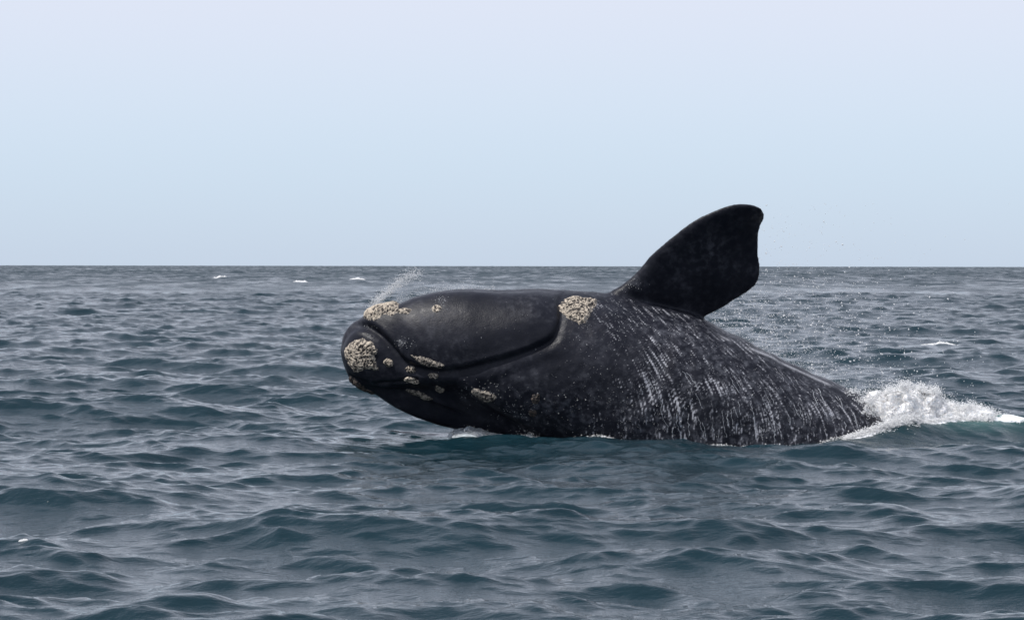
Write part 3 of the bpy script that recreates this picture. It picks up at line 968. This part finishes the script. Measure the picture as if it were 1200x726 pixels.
    o = droplets("splash_spray", C, R, M_FOAM)
    tag(o, "white spray and froth flying off the splash beside the whale's back", "spray", kind="stuff")

    # scattered drops in the air behind the flipper
    n = 2900
    C = []
    while len(C) < n:
        x = 835 + abs(r.normal(0, 130)); y = r.uniform(236, 470)
        if x > 1215: continue
        top = np.interp(x, ST[:, 0], ST[:, 1])
        if y > top - 2 and x < 1015: continue
        dens = np.interp(y, [236, 300, 345, 400, 470], [.06, .16, .6, .9, 1.0]) * np.interp(x, [835, 900, 1000, 1100, 1200], [1, 1, .8, .45, .25])
        if r.random() > dens: continue
        C.append((x, y, r.uniform(.4, 3.0)))
    C = np.array(C)
    near = np.clip(1 - np.abs(C[:, 1] - np.interp(C[:, 0], ST[:, 0], ST[:, 1])) / 60, 0, 1)
    R = r.uniform(.004, .010, n) * np.where(r.random(n) < .18, 1.9, 1)
    o = droplets("flying_drops", at_px(C[:, 0], C[:, 1], C[:, 2]), R, M_DROP)
    tag(o, "scattered bright water drops in the air behind the raised flipper", "water drops", kind="stuff")

    # mist hugging the back
    n = 3000
    x = r.uniform(832, 1012, n); top = np.interp(x, ST[:, 0], ST[:, 1])
    C = at_px(x, top - r.exponential(5, n) + 2, r.uniform(.1, 1.0, n))
    o = droplets("back_mist", C, r.uniform(.002, .0055, n), M_DROP)
    tag(o, "fine mist lifting off the whale's wet back", "mist", kind="stuff")

    # spray jetting up from the snout
    n = 2300
    t = r.random(n)
    ax = catmull([(437, 357), (447, 346), (460, 335), (474, 325), (489, 317)], 60)
    cx = np.interp(t, np.linspace(0, 1, 60), ax[:, 0]); cy = np.interp(t, np.linspace(0, 1, 60), ax[:, 1])
    sp = np.interp(t, [0, .5, 1], [3.5, 4.0, 5.5])
    C = at_px(cx + r.normal(0, 1, n) * sp, cy + r.normal(0, 1, n) * sp * .6 + 2, r.normal(.2, .2, n))
    m = 900
    x = 465 + 115 * r.random(m) ** 1.3
    top = np.interp(x, ST[:, 0], ST[:, 1])
    C2 = at_px(x, top - r.exponential(np.interp(x, [465, 500, 580], [9, 6, 2.5])) + 1, r.uniform(0, .5, m))
    o = droplets("snout_spray", np.vstack([C, C2]), r.uniform(.0025, .0075, n + m), M_DROP)
    tag(o, "thin wisp of spray shooting up from the cream callosity on the snout", "spray", kind="stuff")

    # wash under the throat
    nx, ny = 120, 40
    px = np.linspace(522, 650, nx); u = np.linspace(0, 1, ny)
    PX, U = np.meshgrid(px, u, indexing='ij')
    tp = np.interp(PX, [522, 532, 548, 565, 590, 612, 620, 632, 650], [517, 504, 501.5, 505, 511, 512, 507, 511, 518])
    yc = -0.75; Y = yc - .35 + U * 1.2
    x = (PX - 600) * (D + yc) / F
    ztop = HC - (tp - HY) * (D + yc) / F
    sea, _, _ = sea_at(x.ravel(), Y.ravel()); sea = sea.reshape(x.shape)
    bell = np.sin(np.clip(U * 1.4, 0, 1) * math.pi / 2) ** 1.2 * np.sin(np.clip((1 - U) * 3, 0, 1) * math.pi / 2)
    z = sea - .06 + np.maximum(ztop - sea + .06, 0) * bell
    pts = np.stack([x, Y, z], -1).reshape(-1, 3)
    pts[:, 2] += .035 * bell.ravel() * fbm(pts * 6, 4, .6); pts[:, 1] += .04 * bell.ravel() * fbm(pts * 5 + 9, 3)
    me = mesh_np("throat_wash", pts, grid_faces(nx, ny)[:, ::-1])
    me.materials.append(wash_material())
    o = link(bpy.data.objects.new("throat_wash", me))
    tag(o, "grey curl of wash under the whale's throat", "wash", kind="stuff")
    n = 900
    x = r.choice([540, 555, 575, 606, 618, 626], n) + r.normal(0, 9, n)
    C = at_px(x, np.interp(x, [522, 548, 590, 618, 650], [512, 506, 513, 510, 517]) - r.exponential(2.0, n) + 2, r.uniform(-1.3, -.8, n))
    o = droplets("throat_spray", C, r.uniform(.002, .006, n), M_DROP)
    tag(o, "faint droplets over the wash under the throat", "spray", kind="stuff")
splash()

def waterline():
    r = np.random.default_rng(77)
    xs = r.uniform(-.3, 5.6, 2600)
    C = []
    for x in xs:
        if vnoise(np.array([[x * 2.3, 3.0, 0]]))[0] < r.uniform(-.6, .7): continue
        h = TREE.ray_cast(Vector((x, -6, 0.02)), Vector((0, 1, 0)))[0]
        if h is not None:
            C.append((x, h.y - abs(r.normal(0, .10)), 0))
    C = np.array(C)
    z, X, Y = sea_at(C[:, 0], C[:, 1])
    C = np.stack([X, np.minimum(Y, C[:, 1] + .02), z + np.abs(r.normal(0, .015, len(C)))], 1)
    o = droplets("waterline_froth", C, .004 + .003 * r.exponential(size=len(C)), M_FOAM)
    tag(o, "thin broken line of froth where the whale's flank meets the water", "froth", kind="stuff")
waterline()

# ------------------------------------------------------------------ small breaking crests far off
def whitecap(px, py, wpx, hpx, seed, label):
    d = HC * F / (py - HY)
    y = d - D
    xc = (px - 600) * d / F
    w = wpx * d / F; h = hpx * d / F
    nx, ny = 60, 24
    u = np.linspace(-1, 1, nx); v = np.linspace(-1, 1, ny)
    U, Vv = np.meshgrid(u, v, indexing='ij')
    X = xc + U * w / 2; Y = y + Vv * w * .18
    env = np.clip(1 - U ** 2, 0, 1) ** .7 * np.clip(1 - Vv ** 2, 0, 1)
    pts = np.stack([X, Y, np.zeros_like(X)], -1).reshape(-1, 3)
    s, X2, Y2 = sea_at(pts[:, 0], pts[:, 1])
    k = 2.2 / w * 4
    n = fbm(np.stack([pts[:, 0], pts[:, 1], np.full(len(pts), seed * 7.0)], 1) * k, 4, .6)
    pts[:, 0] = X2; pts[:, 1] = Y2
    pts[:, 2] = s - 0.06 * h + (h * .6 * (env.ravel() * (0.85 + .22 * n)))
    me = mesh_np("whitecap", pts, grid_faces(nx, ny)[:, ::-1])
    me.materials.append(M_FOAM)
    o = link(bpy.data.objects.new("whitecap", me))
    tag(o, label, "whitecap", "whitecaps on the sea")
for i, a in enumerate([(257, 327, 20, 7.5, "small flat whitecap near the horizon, farthest from the whale"), (351, 331.5, 22, 6.0, "brightest of the small whitecaps near the horizon, second from the whale"),
                       (419, 328.5, 20, 6.0, "small whitecap near the horizon just beyond the whale's snout")]):
    whitecap(*a[:4], i + 1, a[4])
whitecap(1097, 405, 52, 9, 9, "long low foam streak on a dark wave behind the splash")
whitecap(20, 633, 12, 4, 20, "tiny foam fleck on a wave tip in open water")
